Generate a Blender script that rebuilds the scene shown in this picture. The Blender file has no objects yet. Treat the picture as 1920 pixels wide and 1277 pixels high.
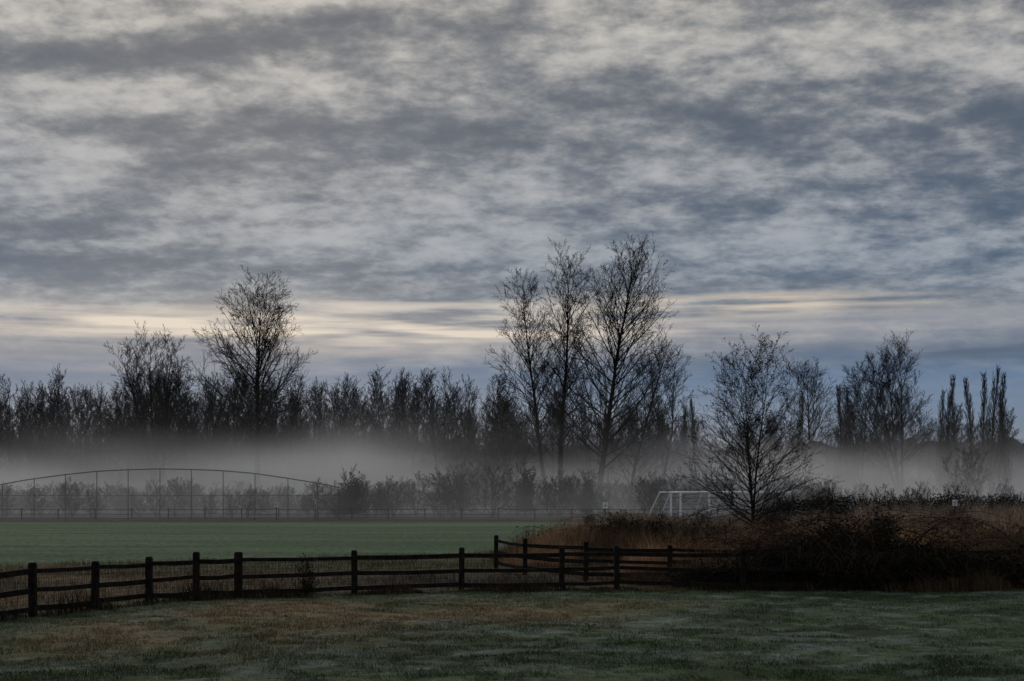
import bpy, math, random
import numpy as np
from math import radians, sin, cos, pi, sqrt
from mathutils import Vector

scene = bpy.context.scene
scene.view_settings.view_transform = 'Standard'
try: scene.view_settings.look = 'None'
except Exception: pass
scene.view_settings.exposure = 0

F = 2667.0
def bx(b, d):            # bearing -> east coordinate at distance d
    return (b-960.0)/F*d

# ------------------------------------------------------------------ helpers
def link(o):
    scene.collection.objects.link(o); return o

def mesh_np(name, V, Fc, mat=None, smooth=False):
    V = np.asarray(V, dtype=np.float32); Fc = np.asarray(Fc, dtype=np.int32)
    m = bpy.data.meshes.new(name)
    k = Fc.shape[1]
    m.vertices.add(len(V)); m.vertices.foreach_set('co', V.ravel())
    m.loops.add(Fc.size); m.loops.foreach_set('vertex_index', Fc.ravel())
    m.polygons.add(len(Fc))
    m.polygons.foreach_set('loop_start', np.arange(0, Fc.size, k, dtype=np.int32))
    m.polygons.foreach_set('loop_total', np.full(len(Fc), k, dtype=np.int32))
    m.polygons.foreach_set('use_smooth', np.full(len(Fc), smooth, dtype=bool))
    m.update(calc_edges=True)
    if mat: m.materials.append(mat)
    return m

def obj(name, mesh, loc=(0,0,0), parent=None, rot=0.0, scale=None):
    o = bpy.data.objects.new(name, mesh); link(o)
    o.location = loc; o.rotation_euler = (0,0,rot)
    if scale: o.scale = scale
    if parent: o.parent = parent
    return o

def segs_mesh(name, segs, mat, sides=3):
    S = np.asarray(segs, dtype=np.float64)
    a = S[:,0:3]; b = S[:,3:6]; ra = S[:,6]; rb = S[:,7]
    d = b-a; L = np.linalg.norm(d,axis=1,keepdims=True); L[L==0]=1; d/=L
    ref = np.tile(np.array([[0.3,0.1,1.0]]),(len(S),1))
    ref[np.abs(d[:,2])>0.8] = [1,0.2,0]
    u = np.cross(d,ref); u/=np.linalg.norm(u,axis=1,keepdims=True)
    v = np.cross(d,u)
    n=len(S); V=np.zeros((n,2*sides,3))
    for i in range(sides):
        t=2*pi*i/sides
        o=u*cos(t)+v*sin(t)
        V[:,i]=a+o*ra[:,None]; V[:,sides+i]=b+o*rb[:,None]
    base=(np.arange(n)*2*sides)[:,None]
    Fs=[]
    for i in range(sides):
        j=(i+1)%sides
        Fs.append(base+np.array([[i,j,sides+j,sides+i]]))
    return mesh_np(name, V.reshape(-1,3), np.concatenate(Fs), mat)

def boxes_mesh(name, boxes, mat):
    V=[];Q=[]
    for (p0,p1,w,h) in boxes:
        p0=np.array(p0,float);p1=np.array(p1,float)
        d=p1-p0;d/=np.linalg.norm(d)
        ref=np.array([0,0,1.0]) if abs(d[2])<0.9 else np.array([0,1.0,0])
        s=np.cross(d,ref);s/=np.linalg.norm(s);t=np.cross(s,d)
        k=len(V)
        for p in (p0,p1):
            for a,b in((-1,-1),(1,-1),(1,1),(-1,1)):
                V.append(p+s*a*w/2+t*b*h/2)
        Q+= [(k,k+1,k+5,k+4),(k+1,k+2,k+6,k+5),(k+2,k+3,k+7,k+6),(k+3,k,k+4,k+7),(k+3,k+2,k+1,k),(k+4,k+5,k+6,k+7)]
    return mesh_np(name,V,Q,mat)

def noise2(x,y,seed=0,scale=1.0,oct=4):
    r=np.zeros_like(x,dtype=float);amp=0.5;tot=0
    for o in range(oct):
        f=scale*2**o
        X=x*f+37.3*seed+11*o;Y=y*f+91.7*seed+5*o
        xi=np.floor(X);yi=np.floor(Y);fx=X-xi;fy=Y-yi
        fx=fx*fx*(3-2*fx);fy=fy*fy*(3-2*fy)
        def h(a,b):
            s=np.sin(a*127.1+b*311.7+seed*17.0)*43758.5453
            return s-np.floor(s)
        v=(h(xi,yi)*(1-fx)+h(xi+1,yi)*fx)*(1-fy)+(h(xi,yi+1)*(1-fx)+h(xi+1,yi+1)*fx)*fy
        r+=v*amp;tot+=amp;amp*=0.5
    return r/tot

def sstep(a,b,x):
    t=np.clip((x-a)/(b-a),0,1);return t*t*(3-2*t)

# ------------------------------------------------------------------ materials
def mat_new(name):
    m=bpy.data.materials.new(name);m.use_nodes=True
    nt=m.node_tree
    b=nt.nodes['Principled BSDF']
    b.inputs['Roughness'].default_value=0.95
    b.inputs['Specular IOR Level'].default_value=0.08
    return m,nt,b

def mat_noise(name,c1,c2,scale=1.0,detail=4,rough=0.95,bump=0.0,lo=0.35,hi=0.65,spec=0.08,stretch=None,coord='Object'):
    m,nt,b=mat_new(name)
    tc=nt.nodes.new('ShaderNodeTexCoord')
    src=tc.outputs[coord]
    if stretch:
        mp=nt.nodes.new('ShaderNodeMapping');mp.inputs['Scale'].default_value=stretch
        nt.links.new(src,mp.inputs[0]);src=mp.outputs[0]
    n=nt.nodes.new('ShaderNodeTexNoise');n.inputs['Scale'].default_value=scale;n.inputs['Detail'].default_value=detail
    nt.links.new(src,n.inputs['Vector'])
    r=nt.nodes.new('ShaderNodeValToRGB')
    r.color_ramp.elements[0].position=lo;r.color_ramp.elements[0].color=(*c1,1)
    r.color_ramp.elements[1].position=hi;r.color_ramp.elements[1].color=(*c2,1)
    nt.links.new(n.outputs['Fac'],r.inputs[0]);nt.links.new(r.outputs[0],b.inputs['Base Color'])
    b.inputs['Roughness'].default_value=rough;b.inputs['Specular IOR Level'].default_value=spec
    if bump:
        bp=nt.nodes.new('ShaderNodeBump');bp.inputs['Strength'].default_value=bump
        nt.links.new(n.outputs['Fac'],bp.inputs['Height']);nt.links.new(bp.outputs[0],b.inputs['Normal'])
    return m

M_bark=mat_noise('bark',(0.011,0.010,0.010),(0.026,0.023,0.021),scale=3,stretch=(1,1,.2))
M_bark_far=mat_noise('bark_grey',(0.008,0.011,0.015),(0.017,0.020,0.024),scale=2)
M_wood=mat_noise('weathered_wood',(0.008,0.006,0.005),(0.022,0.018,0.015),scale=6,bump=0.4)
M_wire=mat_noise('wire',(0.02,0.02,0.02),(0.035,0.035,0.035),scale=3)
M_steel=mat_noise('galvanised_steel',(0.06,0.062,0.065),(0.10,0.10,0.105),scale=3,rough=0.6)
M_white=mat_noise('white_paint',(0.78,0.80,0.82),(0.85,0.86,0.87),scale=2,rough=0.5,spec=0.4)
M_bramble=mat_noise('bramble_leaf',(0.008,0.009,0.006),(0.030,0.024,0.015),scale=1.5,detail=5)
M_cane=mat_noise('bramble_cane',(0.022,0.013,0.011),(0.042,0.027,0.021),scale=2)
M_shrub=mat_noise('shrub_twig',(0.018,0.017,0.015),(0.040,0.036,0.030),scale=0.8)
M_evergreen=mat_noise('evergreen_leaf',(0.012,0.020,0.013),(0.030,0.037,0.024),scale=1.5)
M_weed=mat_noise('dead_weed',(0.02,0.014,0.010),(0.05,0.035,0.024),scale=1.5)

# ------------------------------------------------------------------ ground
def axis(lo,hi,step,far,g=1.25):
    a=list(np.arange(lo,hi+1e-6,step)); s=step
    v=hi
    while v<far: s*=g; v+=s; a.append(v)
    s=step;v=lo;b=[]
    while v>-far: s*=g; v-=s; b.append(v)
    return np.array(b[::-1]+a)
xs=axis(-44,44,0.25,4000); ys=axis(14,132,0.25,4000)
X,Y=np.meshgrid(xs,ys)
def gz(x,y):
    n=noise2(x,y,3,0.25,3)-0.5
    n2=noise2(x,y,5,1.6,2)-0.5
    fade=np.clip(1-(np.hypot(x,y)-60)/60,0,1)
    return (n*0.2+n2*0.10)*fade
Z=gz(X,Y)
V=np.stack([X,Y,Z],-1).reshape(-1,3)
ny,nx=X.shape
i=np.arange(ny-1)[:,None]*nx+np.arange(nx-1)[None,:]
Q=np.stack([i,i+1,i+nx+1,i+nx],-1).reshape(-1,4)

def fence_line_y(x):
    return np.interp(x,[-14,-11.3,-10.5,-9.5,-8.5,-7.5,-4.6,-1.5,1.5,6.7,40],[28,33.5,36,37.6,38.5,39,40.8,41.6,42.2,42.6,43])
reed_left=lambda y: np.interp(y,[44,50,60,75,90,100,112,118],[3.2,0.6,-1.2,0.2,1.8,5,10,12])
def zone_colour(x,y):
    n=noise2(x,y,7,0.35,5); n2=noise2(x,y,9,0.08,4); n3=noise2(x,y*1.6,12,1.1,4); n4=noise2(x,y,14,.5,3)
    lawn=np.array([0.042,0.060,0.026]); lawn2=np.array([0.082,0.106,0.054]); brown=np.array([0.185,0.125,0.064]); mud=np.array([0.026,0.019,0.014])
    field=np.array([0.064,0.106,0.050]); field2=np.array([0.125,0.178,0.098]); earth=np.array([0.05,0.038,0.026]); frost=np.array([0.19,0.225,0.19])
    C=np.ones(x.shape+(3,))*lawn
    def mix(C,c,m): m=m[...,None];return C*(1-m)+c*m
    C=mix(C,lawn2,sstep(.35,.65,n4))
    pb=np.exp(-(((x+4.0)/6.5)**2+((y-35.6+0.10*(x+4))/2.8)**2))
    pb2=np.exp(-(((x+7.5)/4)**2+((y-30)/4)**2))*0.65
    pb3=np.exp(-(((x-1.5)/3)**2+((y-37.5)/1.5)**2))*0.5
    C=mix(C,brown,np.clip((pb+pb2+pb3)*sstep(.25,.6,n)*1.35,0,0.92))
    C=mix(C,frost,np.clip(sstep(0.45,0.75,n3)*(.25+.45*sstep(.4,.65,n2))*(1-.6*pb),0,1))
    fy=fence_line_y(x)
    beyond=sstep(-0.4,0.5,y-fy+(n-.5)*1.2)
    C2=np.ones(x.shape+(3,))*brown*0.6
    C2=mix(C2,mud,sstep(.5,.65,n4)*.6)
    C2=mix(C2,mud,np.clip(np.exp(-(((x+1.5)/4.5)**2+((y-46)/3.0)**2))*1.2,0,.95))
    C2=mix(C2,lawn,sstep(.45,.65,n2)*0.6)
    C=C*(1-beyond[...,None])+C2*beyond[...,None]
    fb=np.interp(x,[-40,-19,-2,2],[50,53,62,68])
    infield=sstep(0,3,y-fb+(n-.5)*5)*(1-sstep(112,117,y))
    st=noise2(x*0.12,y,21,0.45,4)
    fc=mix(np.ones(x.shape+(3,))*field,field2,np.clip(sstep(.35,.7,st)*.7+sstep(75,112,y)*.4,0,1))
    C=C*(1-infield[...,None])+fc*infield[...,None]
    C=mix(C,frost*0.9,infield*sstep(98,113,y)*0.3*sstep(.3,.6,st))
    inreed=sstep(0,1.5,x-reed_left(y)+(n-.5)*2)*sstep(0,1,y-fy-0.3)*(1-sstep(114,120,y))
    C=mix(C,earth,inreed)
    C=mix(C,earth*0.9,sstep(115,119,y))
    return C
C=zone_colour(X,Y).reshape(-1,3)
m,nt,b=mat_new('ground_turf')
at=nt.nodes.new('ShaderNodeAttribute');at.attribute_name='Turf'
tc=nt.nodes.new('ShaderNodeTexCoord')
n=nt.nodes.new('ShaderNodeTexNoise');n.inputs['Scale'].default_value=3.2;n.inputs['Detail'].default_value=9;n.inputs['Roughness'].default_value=0.72
nt.links.new(tc.outputs['Object'],n.inputs['Vector'])
mr=nt.nodes.new('ShaderNodeMapRange');mr.inputs[1].default_value=0.32;mr.inputs[2].default_value=0.68;mr.inputs[3].default_value=0.3;mr.inputs[4].default_value=1.6
nt.links.new(n.outputs['Fac'],mr.inputs[0])
vm=nt.nodes.new('ShaderNodeVectorMath');vm.operation='SCALE'
nt.links.new(at.outputs['Color'],vm.inputs[0]);nt.links.new(mr.outputs[0],vm.inputs['Scale'])
nt.links.new(vm.outputs[0],b.inputs['Base Color'])
bp=nt.nodes.new('ShaderNodeBump');bp.inputs['Strength'].default_value=1.0;bp.inputs['Distance'].default_value=0.12
nt.links.new(n.outputs['Fac'],bp.inputs['Height']);nt.links.new(bp.outputs[0],b.inputs['Normal'])
gm=mesh_np('ground',V,Q,m,True)
ca=gm.color_attributes.new('Turf','FLOAT_COLOR','POINT')
ca.data.foreach_set('color',np.concatenate([C,np.ones((len(C),1))],1).astype(np.float32).ravel())
obj('ground',gm)

# ------------------------------------------------------------------ blades
rs=np.random.RandomState(5)
def blades(name,x,y,h,w,lean,mat,z0=None,colour=None):
    n=len(x); az=rs.uniform(0,2*pi,n); fa=rs.uniform(0,2*pi,n)
    if z0 is None: z0=gz(x,y)-0.01
    wx=np.cos(fa)*w/2; wy=np.sin(fa)*w/2
    lx=np.cos(az)*lean*h; ly=np.sin(az)*lean*h
    V=np.zeros((n,5,3))
    V[:,0]=np.stack([x-wx,y-wy,z0],-1);V[:,1]=np.stack([x+wx,y+wy,z0],-1)
    mx=x+lx*.35;my=y+ly*.35;mz=z0+h*.6
    V[:,2]=np.stack([mx+wx*.8,my+wy*.8,mz],-1);V[:,3]=np.stack([mx-wx*.8,my-wy*.8,mz],-1)
    V[:,4]=np.stack([x+lx,y+ly,z0+h*np.sqrt(np.clip(1-lean**2*.5,.2,1))],-1)
    base=(np.arange(n)*5)[:,None]
    T=np.concatenate([base+np.array([[0,1,2]]),base+np.array([[0,2,3]]),base+np.array([[3,2,4]])])
    me=mesh_np(name,V.reshape(-1,3),T,mat)
    if colour is not None:
        ca=me.color_attributes.new('Turf','FLOAT_COLOR','POINT')
        cc=np.concatenate([np.repeat(colour,5,axis=0),np.ones((n*5,1))],1).astype(np.float32)
        ca.data.foreach_set('color',cc.ravel())
    return me
M_attr,nt,b=mat_new('turf_blade')
at=nt.nodes.new('ShaderNodeAttribute');at.attribute_name='Turf'
nt.links.new(at.outputs['Color'],b.inputs['Base Color'])
# lawn
N=240000
yy=21+ (rs.uniform(0,1,N)**1.15)*22; xx=rs.uniform(-1,1,N)*(0.40*yy+1.5)
k=yy<fence_line_y(xx)+0.3; xx=xx[k];yy=yy[k]
clump=noise2(xx,yy,31,1.6,3)
k=rs.uniform(0,1,len(xx))<sstep(.35,.65,clump)+.08; xx=xx[k];yy=yy[k];clump=clump[k]
col=zone_colour(xx,yy)*rs.uniform(0.5,1.6,(len(xx),1))
obj('lawn_grass',blades('lawn_grass',xx,yy,rs.uniform(.02,.08,len(xx))*(0.3+1.4*clump),np.full(len(xx),.013),rs.uniform(.3,.9,len(xx)),M_attr,colour=col))
N=70000
xx=rs.uniform(-24,6,N);yy=rs.uniform(30,66,N)
fy=fence_line_y(xx)
k=(yy>fy-0.5)&(yy<np.interp(xx,[-40,-19,-2,2],[53,55,64,71]))&(xx>-0.42*yy-1)&(rs.uniform(0,1,N)<sstep(.3,.6,noise2(xx,yy,33,.6,3))+.2)
xx=xx[k];yy=yy[k]
col=zone_colour(xx,yy)*rs.uniform(0.6,1.9,(len(xx),1))
obj('rough_grass',blades('rough_grass',xx,yy,rs.uniform(.06,.24,len(xx)),np.full(len(xx),.014),rs.uniform(.2,.8,len(xx)),M_attr,colour=col))
N=14000
xx=rs.uniform(-14,12,N);yy=fence_line_y(xx)+rs.normal(0,.35,N)
cl=noise2(xx,yy,35,.7,2)
h=rs.uniform(.05,.55,N)*sstep(.3,.75,cl)+.04
h*=np.where(xx<-6.5,1.2,.7)
obj('fence_weeds',blades('fence_weeds',xx,yy,h,np.full(N,.014),rs.uniform(.1,.7,N),M_weed))
# tall dry grass
def reeds(N,ylo,yhi,hmul,seed):
    yy=rs.uniform(ylo,yhi,N);L=reed_left(yy)
    xx=L+rs.uniform(0,1,N)*(0.42*yy+4-L)
    n=noise2(xx,yy,seed,.22,4);nf=noise2(xx,yy,seed+5,1.1,2)
    edge=sstep(0,4.5,xx-L+(n-.5)*5)
    k=(yy>fence_line_y(xx)+0.5+ (1-n)*1.0)&(rs.uniform(0,1,N)<sstep(.3,.6,nf)*.85+.12)&(edge>.04)
    xx=xx[k];yy=yy[k];n=n[k];edge=edge[k];nf=nf[k]
    h=(0.15+1.35*sstep(.25,.75,n)+.5*sstep(.4,.75,nf))*rs.uniform(.55,1.15,len(xx))*hmul*(0.25+.75*edge)
    near_tree=np.hypot(xx-13.3,(yy-73)*.5)<3.0
    h=np.where(near_tree,h*.6,h)
    h=np.where((yy>84)&(yy<113)&(xx>8)&(xx<24),h*.6,h)
    rare=rs.uniform(0,1,len(xx))<.02; h=np.where(rare,h*1.35+.15,h)
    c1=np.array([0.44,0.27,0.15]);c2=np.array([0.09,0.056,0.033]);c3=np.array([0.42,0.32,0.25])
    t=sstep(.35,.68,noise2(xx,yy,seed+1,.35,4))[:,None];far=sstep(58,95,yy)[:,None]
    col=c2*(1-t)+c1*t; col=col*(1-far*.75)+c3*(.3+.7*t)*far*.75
    col=col*rs.uniform(.45,1.45,(len(xx),1))
    return xx,yy,h,col
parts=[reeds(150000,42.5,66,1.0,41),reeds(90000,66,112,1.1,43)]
N=16000
xr=rs.uniform(8.5,18.5,N);yr=41.6+rs.uniform(0,1.6,N)
nr=noise2(xr,yr,51,.7,3)
kk=rs.uniform(0,1,N)<sstep(.4,.65,nr)*sstep(9,15,xr)*.6+.04
xr=xr[kk];yr=yr[kk];nr=nr[kk]
parts.append((xr,yr,(.1+.8*sstep(.4,.8,nr))*rs.uniform(.4,1.1,len(xr)),np.array([0.085,0.055,0.034])*rs.uniform(.3,1.5,(len(xr),1))))
xx=np.concatenate([p[0] for p in parts]);yy=np.concatenate([p[1] for p in parts]);h=np.concatenate([p[2] for p in parts]);col=np.concatenate([p[3] for p in parts])
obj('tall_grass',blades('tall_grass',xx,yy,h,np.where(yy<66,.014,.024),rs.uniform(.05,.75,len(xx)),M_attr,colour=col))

# ------------------------------------------------------------------ trees
def norm(x,y,z):
    l=sqrt(x*x+y*y+z*z) or 1; return x/l,y/l,z/l
def limb(S,R,p,d,L,r,n,up,wob,rend=0.3):
    pts=[(p,d,r)]
    x,y,z=p; dx,dy,dz=d; st=L/n
    for i in range(n):
        dx,dy,dz=norm(dx+R.gauss(0,wob),dy+R.gauss(0,wob),dz+R.gauss(0,wob)*.6+up)
        x2,y2,z2=x+dx*st,y+dy*st,z+dz*st
        r2=r*(1-(1-rend)*(i+1)/n); r1=r*(1-(1-rend)*i/n)
        S.append((x,y,z,x2,y2,z2,r1,r2))
        x,y,z=x2,y2,z2; pts.append(((x,y,z),(dx,dy,dz),r2))
    return pts
def along(pts,t):
    f=t*(len(pts)-1); i=min(int(f),len(pts)-2); f-=i
    a,b=pts[i],pts[i+1]
    p=tuple(a[0][k]*(1-f)+b[0][k]*f for k in range(3))
    return p,b[1],a[2]*(1-f)+b[2]*f
def side(R,d,ang):
    rx,ry,rz=R.gauss(0,1),R.gauss(0,1),R.gauss(0,1)
    dot=rx*d[0]+ry*d[1]+rz*d[2]
    rx,ry,rz=norm(rx-dot*d[0],ry-dot*d[1],rz-dot*d[2])
    c,s=cos(ang),sin(ang)
    return norm(d[0]*c+rx*s,d[1]*c+ry*s,d[2]*c+rz*s)
def sub(S,R,pts,L,levels,counts,ang,up,wob,rmin,lr=0.5,t0=0.2,tipsout=None):
    n=counts[0]
    for j in range(n):
        t=t0+(1-t0)*(j+R.random())/n
        p,d,r=along(pts,min(t,.999))
        l=L*lr*(1.1-.5*t)*R.uniform(.6,1.35)
        d2=side(R,d,ang*R.uniform(.6,1.25))
        d2=norm(d2[0],d2[1],d2[2]+.08)
        r2=max(r*.5,rmin)
        q=limb(S,R,p,d2,l,r2,3 if levels>1 else 2,up,wob,.5 if levels>1 else .3)
        if levels>1: sub(S,R,q,l,levels-1,counts[1:],ang,up,wob,rmin,lr,.15,tipsout)
        elif tipsout is not None: tipsout.append(q[-1][0])
def tree(seed,H,r0,cb,nprim,env,theta,counts=(6,5,4),up=.05,wob=.07,lean=(0,0),rmin=.02,lr=.5,stems=1,spread=.1,trunkwob=.03,tips=None,ang=.7,squash=1.0,top=.9):
    R=random.Random(seed);S=[]
    for s in range(stems):
        if stems==1: d0=norm(lean[0],lean[1],1);Hs=H
        else:
            a=2*pi*s/stems+R.uniform(-.5,.5);sp=spread*R.uniform(.5,1.2)
            d0=norm(lean[0]+cos(a)*sp,lean[1]+sin(a)*sp*squash,1);Hs=H*R.uniform(.82,1.0)
            if s==0: d0=norm(lean[0],lean[1],1);Hs=H
        tr=limb(S,R,(R.uniform(-.2,.2)*(stems>1),R.uniform(-.2,.2)*(stems>1),-.2),d0,Hs*top,r0*(1 if stems==1 else .7),16,.015,trunkwob,.10)
        npr=max(4,int(nprim/stems**.7))
        az=R.random()*6.28
        for k in range(npr):
            t=cb+(1-cb)*((k+R.random())/npr)
            p,d,r=along(tr,min(t,.995))
            az+=2.4+R.uniform(-.5,.5)
            u=(t-cb)/(1-cb)
            th=theta(u)*R.uniform(.75,1.2)
            d2=norm(cos(az)*sin(th)+d[0]*.3,(sin(az)*sin(th))*squash+d[1]*.3,cos(th))
            L=H*env(u)*R.uniform(.78,1.1)
            q=limb(S,R,p,d2,L,max(min(r*.55,.009*L+.015),rmin*1.8),6,up,wob,.3)
            sub(S,R,q,L,len(counts),list(counts),ang,up,wob*1.3,rmin,lr,.2,tips)
    return S
def add_tree(name,b,d,S,mat=M_bark,rot=0):
    return obj(name,segs_mesh(name,S,mat),(bx(b,d),d,0),rot=rot)
def E(A,B,p): return lambda u: A*(1-u)**p+B
def T(a,b_): return lambda u: radians(a-(a-b_)*u)

S=tree(11,32.4,.5,.38,52,E(.20,.18,.8),T(54,34),counts=(9,6,5),up=.04,wob=.08,rmin=.018,lr=.42,top=.84,ang=.8)
add_tree('cottonwood_tree',482,200,S)
S=tree(12,25.4,.45,.22,58,E(.16,.14,.6),T(50,28),counts=(8,6,5),up=.05,rmin=.018,stems=5,spread=.26,lr=.42,ang=.75)
add_tree('cottonwood_tree',298,205,S)
S=tree(13,28.8,.34,.26,50,E(.13,.13,.6),T(56,32),counts=(8,6,5),up=.05,rmin=.016,lean=(-.14,0),lr=.42,top=.88,ang=.8)
add_tree('cottonwood_tree',1028,172,S)
S=tree(14,31.5,.40,.24,50,E(.11,.13,.6),T(48,30),counts=(8,6,5),up=.055,rmin=.016,lean=(.01,0),lr=.42,top=.88,ang=.8)
add_tree('cottonwood_tree',1052,170,S)
S=tree(15,31.8,.48,.17,72,E(.24,.13,.7),T(62,30),counts=(9,6,5),up=.055,rmin=.016,lean=(.05,0),lr=.42,top=.88,ang=.8)
add_tree('cottonwood_tree',1122,168,S)
S=tree(16,21,.28,.12,36,E(.18,.13,.5),T(56,28),counts=(7,6,4),up=.05,rmin=.016,lean=(.14,0),lr=.45)
add_tree('cottonwood_tree',1178,176,S)
S=tree(17,20,.22,.25,28,E(.11,.12,.5),T(44,24),counts=(7,5,4),up=.06,rmin=.016,lean=(.12,0),lr=.45)
add_tree('bare_tree',1238,178,S)
S=tree(18,17,.25,.12,42,E(.18,.13,.5),T(52,26),counts=(7,6,4),up=.05,rmin=.018,stems=3,spread=.2)
add_tree('bare_tree',955,182,S)
S=tree(19,20.5,.30,.32,30,E(.18,.16,.6),T(50,30),counts=(8,6,4),up=.05,rmin=.016,top=.85)
add_tree('bare_tree',1518,198,S)
S=tree(20,22.8,.38,.22,52,E(.18,.15,.5),T(52,30),counts=(8,6,5),up=.05,rmin=.016,stems=4,spread=.36,squash=.6)
add_tree('bare_tree',1690,200,S)
S=tree(21,19.0,.30,.28,34,E(.18,.14,.5),T(50,28),counts=(7,6,4),up=.05,rmin=.016,stems=2,spread=.28)
add_tree('bare_tree',1615,204,S)
pop=[segs_mesh('poplar_%d'%i,tree(30+i,20,.26,.06,76,lambda u:.15*(1-u)**.4+.05,lambda u:radians(22-8*u),counts=(6,5,3),up=.10,wob=.05,rmin=.018,lr=.42,ang=.38,top=.97),M_bark) for i in range(3)]
for i,(b,d,top) in enumerate([(1570,200,725),(1604,205,738),(1588,202,752),(1779,196,708),(1762,204,735),(1794,200,742),(1824,196,712),(1839,203,705),(1853,200,690),(1871,202,703),(1889,198,738),(1308,205,748),(1288,208,762),(1490,204,738)]):
    H=3.2+(905-top)/F*d
    obj('poplar_tree',pop[i%3],(bx(b,d),d,0),rot=i*1.3,scale=(H/20*.85,H/20*.85,H/20))
tips=[]
S=tree(44,11.0,.12,.12,84,E(.27,.15,.8),T(66,30),counts=(7,5,4),up=.03,wob=.09,rmin=.0065,lr=.42,stems=3,spread=.15,tips=tips,ang=.75)
t_near=bpy.data.objects.new('bare_tree',None);link(t_near);t_near.location=(bx(1415,73),73,0)
obj('branches',segs_mesh('branches',S,M_bark),parent=t_near)
def leaf_quads(name,P,size,mat):
    P=np.asarray(P);n=len(P)
    a=rs.normal(size=(n,3));a/=np.linalg.norm(a,axis=1,keepdims=True)
    c=rs.normal(size=(n,3));c=np.cross(a,c);c/=np.linalg.norm(c,axis=1,keepdims=True)
    s=(np.asarray(size)*rs.uniform(.5,1.3,n))[:,None]
    V=np.stack([P-a*s,P-c*s*.55,P+a*s,P+c*s*.55],1)
    Fq=(np.arange(n)*4)[:,None]+np.arange(4)[None]
    return mesh_np(name,V.reshape(-1,3),Fq,mat)
tp=np.array(tips);tp=tp[rs.uniform(0,1,len(tp))<.16]
obj('dead_leaves',leaf_quads('dead_leaves',tp,.05,M_cane),parent=t_near)

# ------- distant tree line
line=bpy.data.objects.new('distant_tree_line',None);link(line)
var=[]
for i in range(8):
    st=[1,1,2,1,3,1,2,1][i]
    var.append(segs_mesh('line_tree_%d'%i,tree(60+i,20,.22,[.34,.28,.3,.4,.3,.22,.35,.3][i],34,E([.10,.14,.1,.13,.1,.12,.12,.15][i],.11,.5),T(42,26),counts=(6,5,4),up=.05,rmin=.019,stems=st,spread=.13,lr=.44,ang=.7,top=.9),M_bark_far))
shr=[]
for i in range(5):
    shr.append(segs_mesh('thicket_%d'%i,tree(80+i,5,.05,.04,40,E(.25,.13,.5),T(50,25),counts=(6,5,3),up=.05,rmin=.009,stems=5,spread=.4,lr=.48),M_shrub))
R=random.Random(9)
tops=[(-300,712),(0,712),(60,716),(110,695),(150,712),(200,705),(300,700),(390,695),(440,690),(500,700),(560,712),(640,704),(690,708),(730,695),(780,697),(820,698),(860,704),(885,728),(910,738),(950,730),(1010,735),(1060,745),(1120,745),(1200,735),(1280,745)]
tb=[a for a,_ in tops];tt=[c for _,c in tops]
def ltree(b,d,top,wf=1.0):
    H=3.2+(905-top)/F*d; s=H/20
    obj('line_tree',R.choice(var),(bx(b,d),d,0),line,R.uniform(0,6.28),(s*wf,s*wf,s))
b=-260
while b<905:
    ltree(b,R.uniform(225,250),np.interp(b,tb,tt)+R.uniform(-12,14)+(R.random()<.25)*25,R.uniform(.8,1.1)); b+=R.uniform(10,24)
b=-260
while b<1290:
    ltree(b,R.uniform(262,310),np.interp(b,tb,tt)+R.uniform(8,55),.9); b+=R.uniform(9,17)
b=880
while b<1290:
    ltree(b,R.uniform(195,230),R.uniform(735,800),1.1); b+=R.uniform(14,28)
b=1290
while b<2250:
    top=R.choice([R.uniform(745,800),R.uniform(780,840)])
    if b>1900: top=R.uniform(780,840)
    ltree(b,R.uniform(215,260),top,1.2); b+=R.uniform(12,26)
thick=bpy.data.objects.new('thicket',None);link(thick)
for dlo,dhi,f in ((222,245,.75),(255,300,1.15)):
    b=-260
    while b<2200:
        d=R.uniform(dlo,dhi)
        hh=(R.uniform(8,13) if b<900 else (R.uniform(7,12) if b<1300 else R.uniform(4.5,8.5)))*f
        s=hh/5
        obj('thicket_bush',R.choice(shr),(bx(b,d),d,0),thick,R.uniform(0,6.28),(s*.85,s*.85,s))
        b+=R.uniform(7,15) if b<1300 else R.uniform(9,18)
sr=bpy.data.objects.new('shrub_row',None);link(sr)
b=-120
while b<1560:
    d=R.uniform(128,155)
    if b<640: hh=R.uniform(2.2,3.8)
    elif b<820: hh=R.uniform(2.6,4.2)
    elif b<960: hh=R.uniform(3.8,5.6)
    else: hh=R.uniform(2.6,4.4)
    s=hh/5
    obj('shrub',R.choice(shr),(bx(b,d),d,0),sr,R.uniform(0,6.28),(s*1.25,s*1.25,s))
    b+=R.uniform(8,20)
for b,d,hh in [(1815,150,7.0),(870,150,6.3),(905,160,6.8),(1098,140,4.6),(1620,140,3.2),(1880,135,3.6),(1730,150,3.4)]:
    s=hh/5
    obj('shrub',R.choice(shr),(bx(b,d),d,0),None,R.uniform(0,6.28),(s,s,s))
# scattered woody scrub among the dry grass
scrub=bpy.data.objects.new('scrub',None);link(scrub)
for j in range(34):
    d=R.uniform(50,104); lo=float(reed_left(d))+3.5; xx_=R.uniform(lo,.38*d)
    hh=R.uniform(1.1,2.0); s=hh/5
    obj('scrub_bush',R.choice(shr),(xx_,d,0),scrub,R.uniform(0,6.28),(s*1.5,s*1.5,s))

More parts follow.
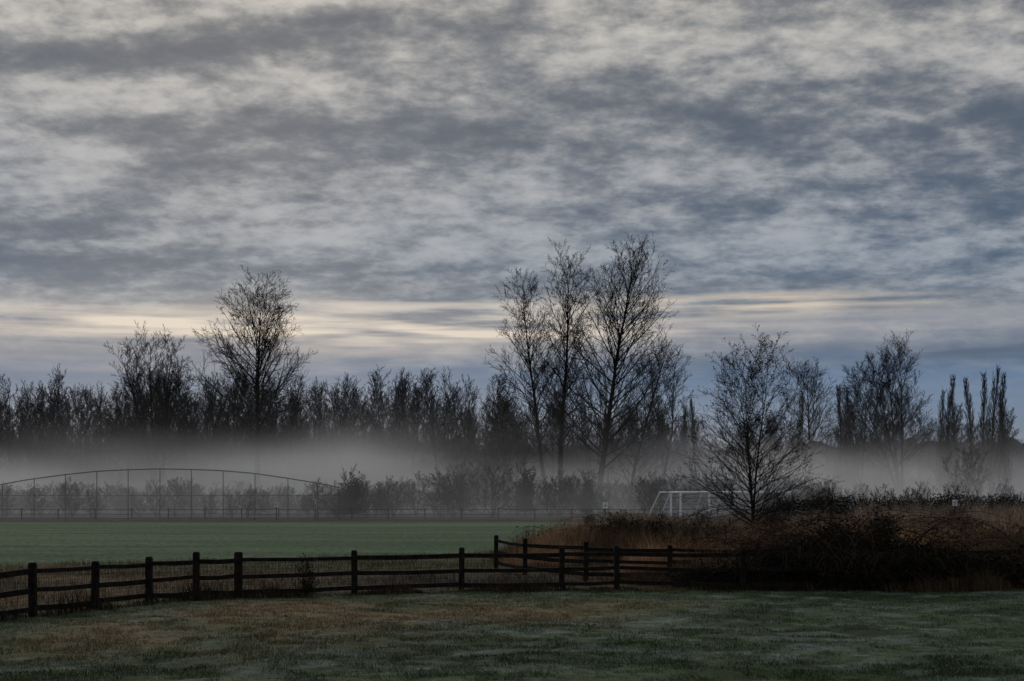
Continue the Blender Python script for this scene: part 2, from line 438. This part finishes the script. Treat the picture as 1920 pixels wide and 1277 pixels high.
def blob_points(n,c,r,seed,shell=.55,bumps=.25):
    q=np.random.RandomState(seed)
    a=q.normal(size=(n,3));a/=np.linalg.norm(a,axis=1,keepdims=True);a[:,2]=np.abs(a[:,2])*1.0
    k=shell+(1-shell)*q.uniform(0,1,n)
    lump=1+bumps*(np.sin(a[:,0]*7+seed)*np.cos(a[:,2]*6+seed*2)+.6*np.sin(a[:,1]*11+a[:,2]*9))
    return np.array(c)+a*np.array(r)*(k*lump)[:,None]
def evergreen(b,d,h,w,seed):
    P=np.concatenate([blob_points(1400,(0,0,h*.1),(w*.5,w*.5,h*.55),seed,.3,.35),blob_points(800,(w*.1,0,h*.45),(w*.32,w*.32,h*.5),seed+1,.3,.35)])
    o=bpy.data.objects.new('evergreen_shrub',None);link(o);o.location=(bx(b,d),d,0)
    obj('leaves',leaf_quads('leaves',P,.12,M_evergreen),parent=o)
    obj('stems',segs_mesh('stems',tree(seed,h*.95,.08,.1,22,lambda u:.3,lambda u:radians(45),counts=(5,4),rmin=.02),M_bark),parent=o)
evergreen(661,129,4.3,2.4,3);evergreen(985,134,4.9,2.2,5);evergreen(1100,135,3.6,1.7,8);evergreen(645,131,3.2,2.4,9)

# hedge on the right
q=np.random.RandomState(8)
n=36000
hx=q.uniform(20,62,n);hy=108+q.uniform(-1,1,n)*1.5+(hx-22)*.05
top=1.5+.9*noise2(hx,hx*0,4,.5,4)+.22*q.normal(size=n)
hz=top*np.sqrt(q.uniform(0,1,n))
hedge=bpy.data.objects.new('hedge',None);link(hedge)
obj('leaves',leaf_quads('leaves',np.stack([hx,hy,hz],-1),.08,M_bramble),parent=hedge)
for j in range(30):
    s=R.uniform(.45,.68)
    obj('hedge_stems',R.choice(shr),(20+j*1.4,109,0),hedge,R.uniform(0,6),(s,s,s))

# ------------------------------------------------------------------ brambles
def bramble(name,cx,cy,mounds,ncane,seed,leaf=.05,nl=15000,canes_h=1.0):
    q=np.random.RandomState(seed);R=random.Random(seed)
    o=bpy.data.objects.new(name,None);link(o);o.location=(cx,cy,0)
    P=[];S=[]
    for i,(mx,my,rx,ry,h) in enumerate(mounds):
        P.append(blob_points(int(nl*rx*h/3),(mx,my,0),(rx,ry,h*.78),seed+i,.25,.32))
        for c in range(int(ncane*rx)):
            a=R.uniform(0,2*pi);t=sqrt(R.random())*.8
            p=(mx+cos(a)*rx*t,my+sin(a)*ry*t,0)
            az=R.uniform(0,2*pi);L=h*R.uniform(1.2,2.3)*canes_h
            d=norm(cos(az)*.35,sin(az)*.35,1)
            x,y,z=p;dx,dy,dz=d;nn=14;st=L/nn
            for k in range(nn):
                g=-.02-.25*k/nn
                dx,dy,dz=norm(dx+cos(az)*.07,dy+sin(az)*.07,dz+g)
                x2,y2,z2=x+dx*st,y+dy*st,z+dz*st
                S.append((x,y,z,x2,y2,z2,.013*(1-k/nn*.5),.013*(1-(k+1)/nn*.5)))
                if R.random()<.6:
                    P.append(np.array([[x2+R.gauss(0,.05),y2+R.gauss(0,.05),z2+R.gauss(0,.05)]]))
                x,y,z=x2,y2,z2
    obj('leaves',leaf_quads('leaves',np.concatenate(P),leaf,M_bramble),parent=o)
    obj('canes',segs_mesh('canes',S,M_cane),parent=o)
bramble('bramble_bush',10.6,43.8,[(-1.3,0,1.2,1.1,2.05),(-.2,.2,1.5,1.2,2.65),(.9,0,1.3,1.1,2.35),(-2.2,-.2,1.1,.8,1.6),(0,-1.2,2.4,.8,1.3),(1.9,-.2,1.1,.9,1.8)],48,3,nl=12500)
bramble('bramble_bush',6.9,43.5,[(-1.2,.2,1.1,.7,.8),(0,0,1.3,.7,1.05),(1.4,0,1,.6,1.35)],16,7,nl=11000)
bramble('bramble_bush',14.4,43.2,[(-1,0,1.4,1,1.5),(.6,.3,1.6,1,1.25),(2.4,.2,1.5,1.1,1.2)],18,11,nl=11000)
bramble('bramble_bush',6.0,61,[(-2.4,0,2.0,1.2,1.5),(-.4,.3,1.9,1.3,2.05),(1.4,0,1.9,1.3,1.6),(3.2,.5,1.6,1,1.25)],18,13,leaf=.06,nl=12000)
bramble('bramble_bush',15.5,66,[(-1.5,0,1.6,1.2,1.2),(1.4,0,1.8,1.3,1.4)],9,17,leaf=.06,nl=7000)
bramble('bramble_bush',24,84,[(-2.5,0,2.6,1.2,1.3),(2.4,0,2.8,1.3,1.5)],6,19,leaf=.07,nl=6000)
sap=segs_mesh('sapling',tree(91,1.45,.018,.1,14,lambda u:.3*(1-u)+.1,lambda u:radians(35),counts=(4,3),up=.05,rmin=.006,stems=4,spread=.25),M_weed)
o=bpy.data.objects.new('shrub_sapling',None);link(o);o.location=(bx(578,39.8),39.8,0)
obj('stems',sap,parent=o)
P=blob_points(520,(0,0,.15),(.3,.3,1.1),4,.1,.3)
obj('leaves',leaf_quads('leaves',P,.035,M_bramble),parent=o)

# ------------------------------------------------------------------ wooden fences
def rail_fence(name,pts,height,rails,pw=.16,thick=(),mesh=True,matw=M_wood,rh=.12,seed=1):
    R=random.Random(seed)
    o=bpy.data.objects.new(name,None);link(o)
    posts=[];rl=[];wires=[]
    for i,(x,y) in enumerate(pts):
        z=float(gz(np.array([x]),np.array([y]))[0])
        w=pw*(1.25 if i in thick else 1);h=height+R.uniform(-.04,.05)
        lx=R.uniform(-.02,.02)
        posts.append(((x,y,z-.3),(x+lx,y,z+h),w,w))
        posts.append(((x+lx,y,z+h+.001),(x+lx,y,z+h+.03),w*.8,w*.8))
    for i in range(len(pts)-1):
        (x0,y0),(x1,y1)=pts[i],pts[i+1]
        z0=float(gz(np.array([x0]),np.array([y0]))[0]);z1=float(gz(np.array([x1]),np.array([y1]))[0])
        dl=math.hypot(x1-x0,y1-y0);ux,uy=(x1-x0)/dl,(y1-y0)/dl
        off=pw*.5
        for r in rails:
            j=R.uniform(-.03,.03);j2=R.uniform(-.03,.03)
            a=(x0+ux*off,y0+uy*off,z0+r+j);c=(x1-ux*off,y1-uy*off,z1+r+j2)
            mid=((a[0]+c[0])/2,(a[1]+c[1])/2,(a[2]+c[2])/2-R.uniform(0,.03))
            hh=rh*R.uniform(.85,1.15)
            rl.append((a,mid,.05,hh));rl.append((mid,c,.05,hh))
        if mesh:
            nx_,ny_=-uy*.05,ux*.05
            k=int(dl/.1)
            for q_ in range(k+1):
                t=q_/k;x=x0+(x1-x0)*t+nx_;y=y0+(y1-y0)*t+ny_;z=z0+(z1-z0)*t
                wires.append((x,y,z+.02,x,y,z+rails[-1],.003,.003))
            for q_ in range(13):
                zz=.05+q_*(rails[-1]-.05)/12
                wires.append((x0+nx_,y0+ny_,z0+zz,x1+nx_,y1+ny_,z1+zz,.003,.003))
    obj('posts',boxes_mesh('posts',posts,matw),parent=o)
    obj('rails',boxes_mesh('rails',rl,matw),parent=o)
    if wires: obj('wire_mesh',segs_mesh('wire_mesh',wires,M_wire),parent=o)
    return o
main=[(-12.1,28.6),(-11.9,31.2),(bx(62,33.4),33.4),(bx(178,36),36),(bx(280,37.7),37.7),(bx(368,38.5),38.5),(bx(447,39),39),(bx(665,41),41),(bx(865,41.8),41.8),(bx(1053,42.4),42.4),(bx(1157,42.6),42.6),(bx(1392,42.4),42.4),(bx(1560,42.3),42.3),(12.6,43.6),(15.8,44.2)]
rail_fence('wooden_fence',main,1.24,[.2,.62,1.06],thick=(6,),seed=3)
rail_fence('wooden_fence',[(bx(930,53),53),(bx(984,49.5),49.5),(bx(1098,46),46),(bx(1256,45.2),45.2),(bx(1420,45),45),(bx(1560,44.8),44.8)],1.22,[.25,.65,1.05],mesh=False,seed=5)
rail_fence('pitch_fence',[(-62+3.2*i,124+.02*i) for i in range(36)],.95,[.45,.86],pw=.09,mesh=False,rh=.055,seed=7)

# ------------------------------------------------------------------ arched ball-stop fence
d=122.0
o=bpy.data.objects.new('ball_stop_fence',None);link(o)
def arch(x):
    b=x/d*F+960
    return 3.2+ (905-np.interp(b,[-180,-60,0,60,133,191,249,308,366,425,484,545,600,640],[930,920,911,900,890,884,881,879.5,880.5,883,888,897,906,914]))/F*d
S=[];bs=[-160,-101,-43,16,75,133,191,249,308,366,425,484,545,600,640]
for b in bs:
    x=bx(b,d);S.append((x,d-1.5,0,x,d-1.5,arch(x),.04,.035))
xsb=np.linspace(bx(-160,d),bx(640,d),70)
for a,c in zip(xsb[:-1],xsb[1:]): S.append((a,d-1.5,arch(a),c,d-1.5,arch(c),.045,.045))
S.append((xsb[0],d-1.5,2.1,xsb[-1],d-1.5,2.1,.025,.025));S.append((xsb[0],d-1.5,.15,xsb[-1],d-1.5,.15,.03,.03))
obj('frame',segs_mesh('frame',S,M_steel,6),parent=o)
W=[]
x=xsb[0]
while x<xsb[-1]:
    top=arch(x)
    W.append((x,d-1.5,.1,min(x+top,xsb[-1]),d-1.5,top if x+top<xsb[-1] else .1+xsb[-1]-x,.0035,.0035))
    W.append((x,d-1.5,top,min(x+top,xsb[-1]),d-1.5,.1,.0035,.0035))
    x+=.22
obj('chain_link',segs_mesh('chain_link',W,M_wire),parent=o)

# ------------------------------------------------------------------ soccer goals
def goal(b,d,rot,w=7.0):
    o=bpy.data.objects.new('soccer_goal',None);link(o);o.location=(bx(b,d),d,0);o.rotation_euler=(0,0,rot)
    H=2.44;S=[]
    for x in(0,w):
        S+= [(x,0,0,x,0,H,.085,.085),(x,0,H,x,1.3,H,.06,.06),(x,1.3,H,x,3.0,0.04,.06,.06),(x,0,.05,x,3.0,.05,.04,.04)]
    S+= [(-.06,0,H,w+.06,0,H,.085,.085),(0,1.3,H,w,1.3,H,.05,.05),(0,3.0,.05,w,3.0,.05,.045,.045)]
    obj('frame',segs_mesh('frame',S,M_white,8),parent=o)
    N=[]
    k=int(w/.3)
    for j in range(k+1):
        x=j*w/k
        N+= [(x,0,H,x,1.3,H,.003,.003),(x,1.3,H,x,3.0,.05,.003,.003)]
    for j in range(9):
        t=j/8;N.append((0,1.3+1.7*t,H-(H-.05)*t,w,1.3+1.7*t,H-(H-.05)*t,.003,.003))
    obj('net',segs_mesh('net',N,M_white),parent=o)
goal(1258,112,radians(36));goal(1276,110.5,radians(30));goal(1330,110,radians(18),7.0)

def sign(b,d,z,w,h):
    o=bpy.data.objects.new('notice_sign',None);link(o);o.location=(bx(b,d),d,0)
    obj('post',boxes_mesh('post',[((0,0,0),(0,0,z+h),.08,.08)],M_wood),parent=o)
    obj('panel',boxes_mesh('panel',[((0,-.06,z),(0,-.06,z+h),w,.03)],M_white),parent=o)
    obj('panel_print',boxes_mesh('panel_print',[((-w*.3,-.08,z+h*.72),(w*.3,-.08,z+h*.72),.006,.05),((-w*.3,-.08,z+h*.5),(w*.3,-.08,z+h*.5),.006,.05),((-w*.3,-.08,z+h*.3),(w*.2,-.08,z+h*.3),.006,.05)],M_wire),parent=o)
sign(1135,116,1.1,.4,.5);sign(518,121,1.15,.3,.4);sign(1790,104,1.5,.34,.44)

# ------------------------------------------------------------------ distant wooded hills
def ridge(name,y,x0,x1,base,amp,seed,mat,jag=2.0,step=3.0):
    x=np.arange(x0,x1,step)
    h=base+amp*(noise2(x,x*0,seed,.004,4)-.3)+jag*rs.uniform(-1,1,len(x))
    n=len(x)
    V=np.concatenate([np.stack([x,np.full(n,y-60.0),np.full(n,-1.0)],-1),np.stack([x,np.full(n,y),h],-1),np.stack([x,np.full(n,y+200.0),np.full(n,-1.0)],-1)])
    i=np.arange(n-1)
    Q=np.concatenate([np.stack([i,i+1,i+n+1,i+n],-1),np.stack([i+n,i+n+1,i+2*n+1,i+2*n],-1)])
    obj(name,mesh_np(name,V,Q,mat))
M_hill_hazed=mat_noise('wooded_hill_hazed',(0.05,0.075,0.10),(0.08,0.11,0.14),scale=.02)  # distance haze painted in as a bluish base colour; mist box stops short
M_hill2=mat_noise('conifer_wood',(0.02,0.03,0.035),(0.035,0.048,0.05),scale=.05)
ridge('distant_hill',1400,-1500,1500,34,22,3,M_hill_hazed,1.2,4)
ridge('conifer_wood',520,95,420,16,7,6,M_hill2,2.2,2.0)

# ------------------------------------------------------------------ mist (real volume)
def mist(name,x0,x1,y0,y1,z1):
    Vb=[(x,y,z) for z in(-.5,z1) for y in(y0,y1) for x in(x0,x1)]
    Q=[(0,2,3,1),(4,5,7,6),(0,1,5,4),(2,6,7,3),(0,4,6,2),(1,3,7,5)]
    m=bpy.data.materials.new('mist');m.use_nodes=True;nt=m.node_tree
    for n in list(nt.nodes): nt.nodes.remove(n)
    out=nt.nodes.new('ShaderNodeOutputMaterial');vs=nt.nodes.new('ShaderNodeVolumeScatter')
    vs.inputs['Color'].default_value=(.99,.96,.975,1);vs.inputs['Anisotropy'].default_value=0.4
    geo=nt.nodes.new('ShaderNodeTexCoord');sp=nt.nodes.new('ShaderNodeSeparateXYZ')
    nt.links.new(geo.outputs['Object'],sp.inputs[0])
    mp=nt.nodes.new('ShaderNodeMapping');mp.inputs['Scale'].default_value=(.045,.016,.09)
    nt.links.new(geo.outputs['Object'],mp.inputs[0])
    nz=nt.nodes.new('ShaderNodeTexNoise');nz.inputs['Scale'].default_value=1.0;nz.inputs['Detail'].default_value=2
    nt.links.new(mp.outputs[0],nz.inputs['Vector'])
    def mth(op,a,b=None,c=None):
        n=nt.nodes.new('ShaderNodeMath');n.operation=op
        for i,v in enumerate((a,b,c)):
            if v is None: continue
            if isinstance(v,(int,float)): n.inputs[i].default_value=v
            else: nt.links.new(v,n.inputs[i])
        return n.outputs[0]
    zz=mth('ADD',sp.outputs[2],mth('MULTIPLY',mth('SUBTRACT',nz.outputs['Fac'],.5),-15.0))
    mr=nt.nodes.new('ShaderNodeMapRange');mr.interpolation_type='SMOOTHERSTEP'
    mr.inputs[1].default_value=-3.5;mr.inputs[2].default_value=9.5;mr.inputs[3].default_value=1.0;mr.inputs[4].default_value=0.0
    nt.links.new(zz,mr.inputs[0])
    my=nt.nodes.new('ShaderNodeMapRange');my.interpolation_type='SMOOTHSTEP'
    my.inputs[1].default_value=y0;my.inputs[2].default_value=y0+30;my.inputs[3].default_value=0.15;my.inputs[4].default_value=1.0
    nt.links.new(sp.outputs[1],my.inputs[0])
    hz=nt.nodes.new('ShaderNodeMapRange');hz.inputs[1].default_value=4;hz.inputs[2].default_value=z1;hz.inputs[3].default_value=.0007;hz.inputs[4].default_value=0
    nt.links.new(sp.outputs[2],hz.inputs[0])
    dens=mth('ADD',mth('MULTIPLY',mth('MULTIPLY',mr.outputs[0],my.outputs[0]),.032),hz.outputs[0])
    nt.links.new(dens,vs.inputs['Density']);nt.links.new(vs.outputs[0],out.inputs['Volume'])
    try: m.cycles.volume_step_rate=1.0
    except Exception as e: print('step',e)
    obj(name,mesh_np(name,Vb,Q,m))
mist('mist',-140,140,106,290,14)

# ------------------------------------------------------------------ world
w=bpy.data.worlds.new('World');scene.world=w;w.use_nodes=True
nt=w.node_tree
for n in list(nt.nodes): nt.nodes.remove(n)
SUN_EL=14.0; SUN_AZ=-12.0
out=nt.nodes.new('ShaderNodeOutputWorld')
sky=nt.nodes.new('ShaderNodeTexSky');sky.sky_type='NISHITA';sky.sun_disc=False
sky.sun_elevation=radians(SUN_EL);sky.sun_rotation=radians(SUN_AZ)
bg1=nt.nodes.new('ShaderNodeBackground');bg1.inputs[1].default_value=.05
nt.links.new(sky.outputs[0],bg1.inputs[0])
tc=nt.nodes.new('ShaderNodeTexCoord')
sp=nt.nodes.new('ShaderNodeSeparateXYZ');nt.links.new(tc.outputs['Generated'],sp.inputs[0])
def mth(op,a,b=None,c=None,clamp=False):
    n=nt.nodes.new('ShaderNodeMath');n.operation=op;n.use_clamp=clamp
    for i,v in enumerate((a,b,c)):
        if v is None: continue
        if isinstance(v,(int,float)): n.inputs[i].default_value=v
        else: nt.links.new(v,n.inputs[i])
    return n.outputs[0]
x,y,z=sp.outputs
hor=mth('SQRT',mth('ADD',mth('ADD',mth('MULTIPLY',x,x),mth('MULTIPLY',y,y)),1e-5))
v=mth('DIVIDE',z,hor)
az=mth('ARCTAN2',x,y)
den=mth('ADD',mth('MAXIMUM',z,0.0),.24)
cb=nt.nodes.new('ShaderNodeCombineXYZ')
nt.links.new(mth('DIVIDE',x,den),cb.inputs[0]);nt.links.new(mth('DIVIDE',y,den),cb.inputs[1])
def noise(scale,detail,rough,dist,rot=0,sc=(1,1,1),off=(0,0,0)):
    mp=nt.nodes.new('ShaderNodeMapping');mp.inputs['Rotation'].default_value=(0,0,rot);mp.inputs['Scale'].default_value=sc;mp.inputs['Location'].default_value=off
    nt.links.new(cb.outputs[0],mp.inputs[0])
    n=nt.nodes.new('ShaderNodeTexNoise');n.inputs['Scale'].default_value=scale;n.inputs['Detail'].default_value=detail;n.inputs['Roughness'].default_value=rough;n.inputs['Distortion'].default_value=dist
    nt.links.new(mp.outputs[0],n.inputs['Vector']);return mth('SUBTRACT',n.outputs['Fac'],.5)
n1=noise(2.1,2,.5,.2,rot=.25,sc=(.45,1.4,1),off=(3.1,1.7,0))
n2=noise(9,3,.5,.12,rot=.25,sc=(.8,1.1,1),off=(1,5,2))
n3=noise(26,5,.62,.1,off=(7,2,0))
fac=mth('ADD',mth('ADD',mth('MULTIPLY',n1,2.2),mth('MULTIPLY',n2,2.4)),mth('MULTIPLY',n3,1.7))
def gauss(a0,v0,sa,sv,amp,tilt=0):
    da=mth('SUBTRACT',az,a0);dv=mth('SUBTRACT',mth('SUBTRACT',v,v0),mth('MULTIPLY',da,tilt))
    e=mth('ADD',mth('POWER',mth('ABSOLUTE',mth('DIVIDE',da,sa)),2),mth('POWER',mth('ABSOLUTE',mth('DIVIDE',dv,sv)),2))
    return mth('MULTIPLY',mth('EXPONENT',mth('MULTIPLY',e,-1)),amp)
for g in [(-.34,.335,.12,.018,1.0,.12),(-.22,.300,.17,.014,-.7,.14),(-.27,.265,.13,.016,.35,.1),(-.37,.15,.18,.045,-.55,0),(-.13,.19,.14,.035,.35,.1),
          (.08,.335,.22,.015,.25,0),(.33,.285,.06,.016,.65,0),(.37,.225,.10,.035,-.5,0),(.0,.238,.25,.016,-.3,.05),(.22,.25,.12,.02,-.25,-.2),(-.33,.215,.07,.02,.4,.1),(.12,.165,.28,.02,.3,0),(.0,.145,.4,.010,-.2,0)]:
    fac=mth('ADD',fac,gauss(*g))
fac=mth('DIVIDE',1.0,mth('ADD',1.0,mth('EXPONENT',mth('MULTIPLY',mth('SUBTRACT',fac,.17),-3.5))))
def s2l(c): return tuple(((k/255)/12.92 if k/255<=.04045 else ((k/255+.055)/1.055)**2.4) for k in c)
def ramp(stops):
    r=nt.nodes.new('ShaderNodeValToRGB');cr=r.color_ramp;cr.interpolation='LINEAR'
    st=sorted([((905-yy)/F/.6,s2l(c)) for yy,c in stops])
    cr.elements[0].position=max(st[0][0],0);cr.elements[0].color=(*st[0][1],1)
    cr.elements[1].position=min(st[-1][0],1);cr.elements[1].color=(*st[-1][1],1)
    for p,c in st[1:-1]:
        e=cr.elements.new(p);e.color=(*c,1)
    return r
def streak(fa,fv,det):
    c_=nt.nodes.new('ShaderNodeCombineXYZ');nt.links.new(mth('MULTIPLY',az,fa),c_.inputs[0]);nt.links.new(mth('MULTIPLY',v,fv),c_.inputs[1])
    n_=nt.nodes.new('ShaderNodeTexNoise');n_.inputs['Scale'].default_value=1.0;n_.inputs['Detail'].default_value=det;nt.links.new(c_.outputs[0],n_.inputs['Vector'])
    return mth('SUBTRACT',n_.outputs['Fac'],.5)
nbo=streak(6,75,6); nb2=streak(11,150,6)
vv=mth('ADD',v,mth('MULTIPLY',nbo,.02))
vv=mth('ADD',vv,mth('MULTIPLY',n2,.022))
vv=mth('DIVIDE',vv,.6)
dark=ramp([(-690,(112,120,130)),(-200,(104,112,122)),(0,(88,95,106)),(300,(77,90,107)),(500,(64,86,111)),(565,(84,101,121)),(620,(118,125,139)),(660,(106,119,139)),(705,(82,108,140)),(760,(102,123,150)),(890,(122,131,144))])
lite=ramp([(-690,(215,219,222)),(-200,(213,215,215)),(0,(212,207,198)),(300,(178,179,182)),(500,(158,166,176)),(565,(166,171,179)),(620,(174,173,176)),(660,(144,151,163)),(705,(100,124,154)),(760,(118,137,160)),(890,(134,141,151))])
nt.links.new(vv,dark.inputs[0]);nt.links.new(vv,lite.inputs[0])
mx=nt.nodes.new('ShaderNodeMix');mx.data_type='RGBA';nt.links.new(fac,mx.inputs[0]);nt.links.new(dark.outputs[0],mx.inputs[6]);nt.links.new(lite.outputs[0],mx.inputs[7])
cur=mx.outputs[2]
def overlay(cur,g,colr,k):
    f=mth('MULTIPLY',gauss(*g),mth('ADD',1.0,mth('ADD',mth('MULTIPLY',nbo,k),mth('MULTIPLY',nb2,k*1.3))))
    f=mth('MAXIMUM',mth('MINIMUM',f,1.0),0.0)
    m_=nt.nodes.new('ShaderNodeMix');m_.data_type='RGBA';nt.links.new(f,m_.inputs[0]);nt.links.new(cur,m_.inputs[6]);m_.inputs[7].default_value=(*s2l(colr),1)
    return m_.outputs[2]
cur=overlay(cur,(-.14,.108,.27,.012,.85,0),(219,208,195),3)
cur=overlay(cur,(-.05,.122,.12,.008,.4,0),(207,200,193),4)
cur=overlay(cur,(.16,.1235,.11,.008,.6,0),(206,193,178),6)
cur=overlay(cur,(.30,.109,.16,.010,.45,0),(154,157,167),2.0)
cur=overlay(cur,(.33,.088,.20,.009,.8,0),(82,99,124),1.5)
cur=overlay(cur,(-.30,.080,.14,.006,.5,0),(142,147,158),3.0)
bg2=nt.nodes.new('ShaderNodeBackground');bg2.inputs[1].default_value=1.0;nt.links.new(cur,bg2.inputs[0])
ms=nt.nodes.new('ShaderNodeMixShader');ms.inputs[0].default_value=.95
nt.links.new(bg1.outputs[0],ms.inputs[1]);nt.links.new(bg2.outputs[0],ms.inputs[2]);nt.links.new(ms.outputs[0],out.inputs[0])

sl=bpy.data.lights.new('sun','SUN');sl.energy=.8;sl.angle=radians(25);sl.color=(1,.93,.84)
so=bpy.data.objects.new('sun',sl);link(so);so.location=(0,0,60)
sd=Vector((sin(radians(SUN_AZ))*cos(radians(SUN_EL)),cos(radians(SUN_AZ))*cos(radians(SUN_EL)),sin(radians(SUN_EL))))
so.rotation_euler=(-sd).to_track_quat('-Z','Y').to_euler()

cam=bpy.data.cameras.new('camera');co=bpy.data.objects.new('camera',cam);link(co)
co.location=(0,0,3.2);co.rotation_euler=(radians(90),0,0)
cam.sensor_width=36;cam.lens=50.0;cam.shift_y=(905-638.5)/1920;cam.clip_start=.5;cam.clip_end=10000
scene.camera=co
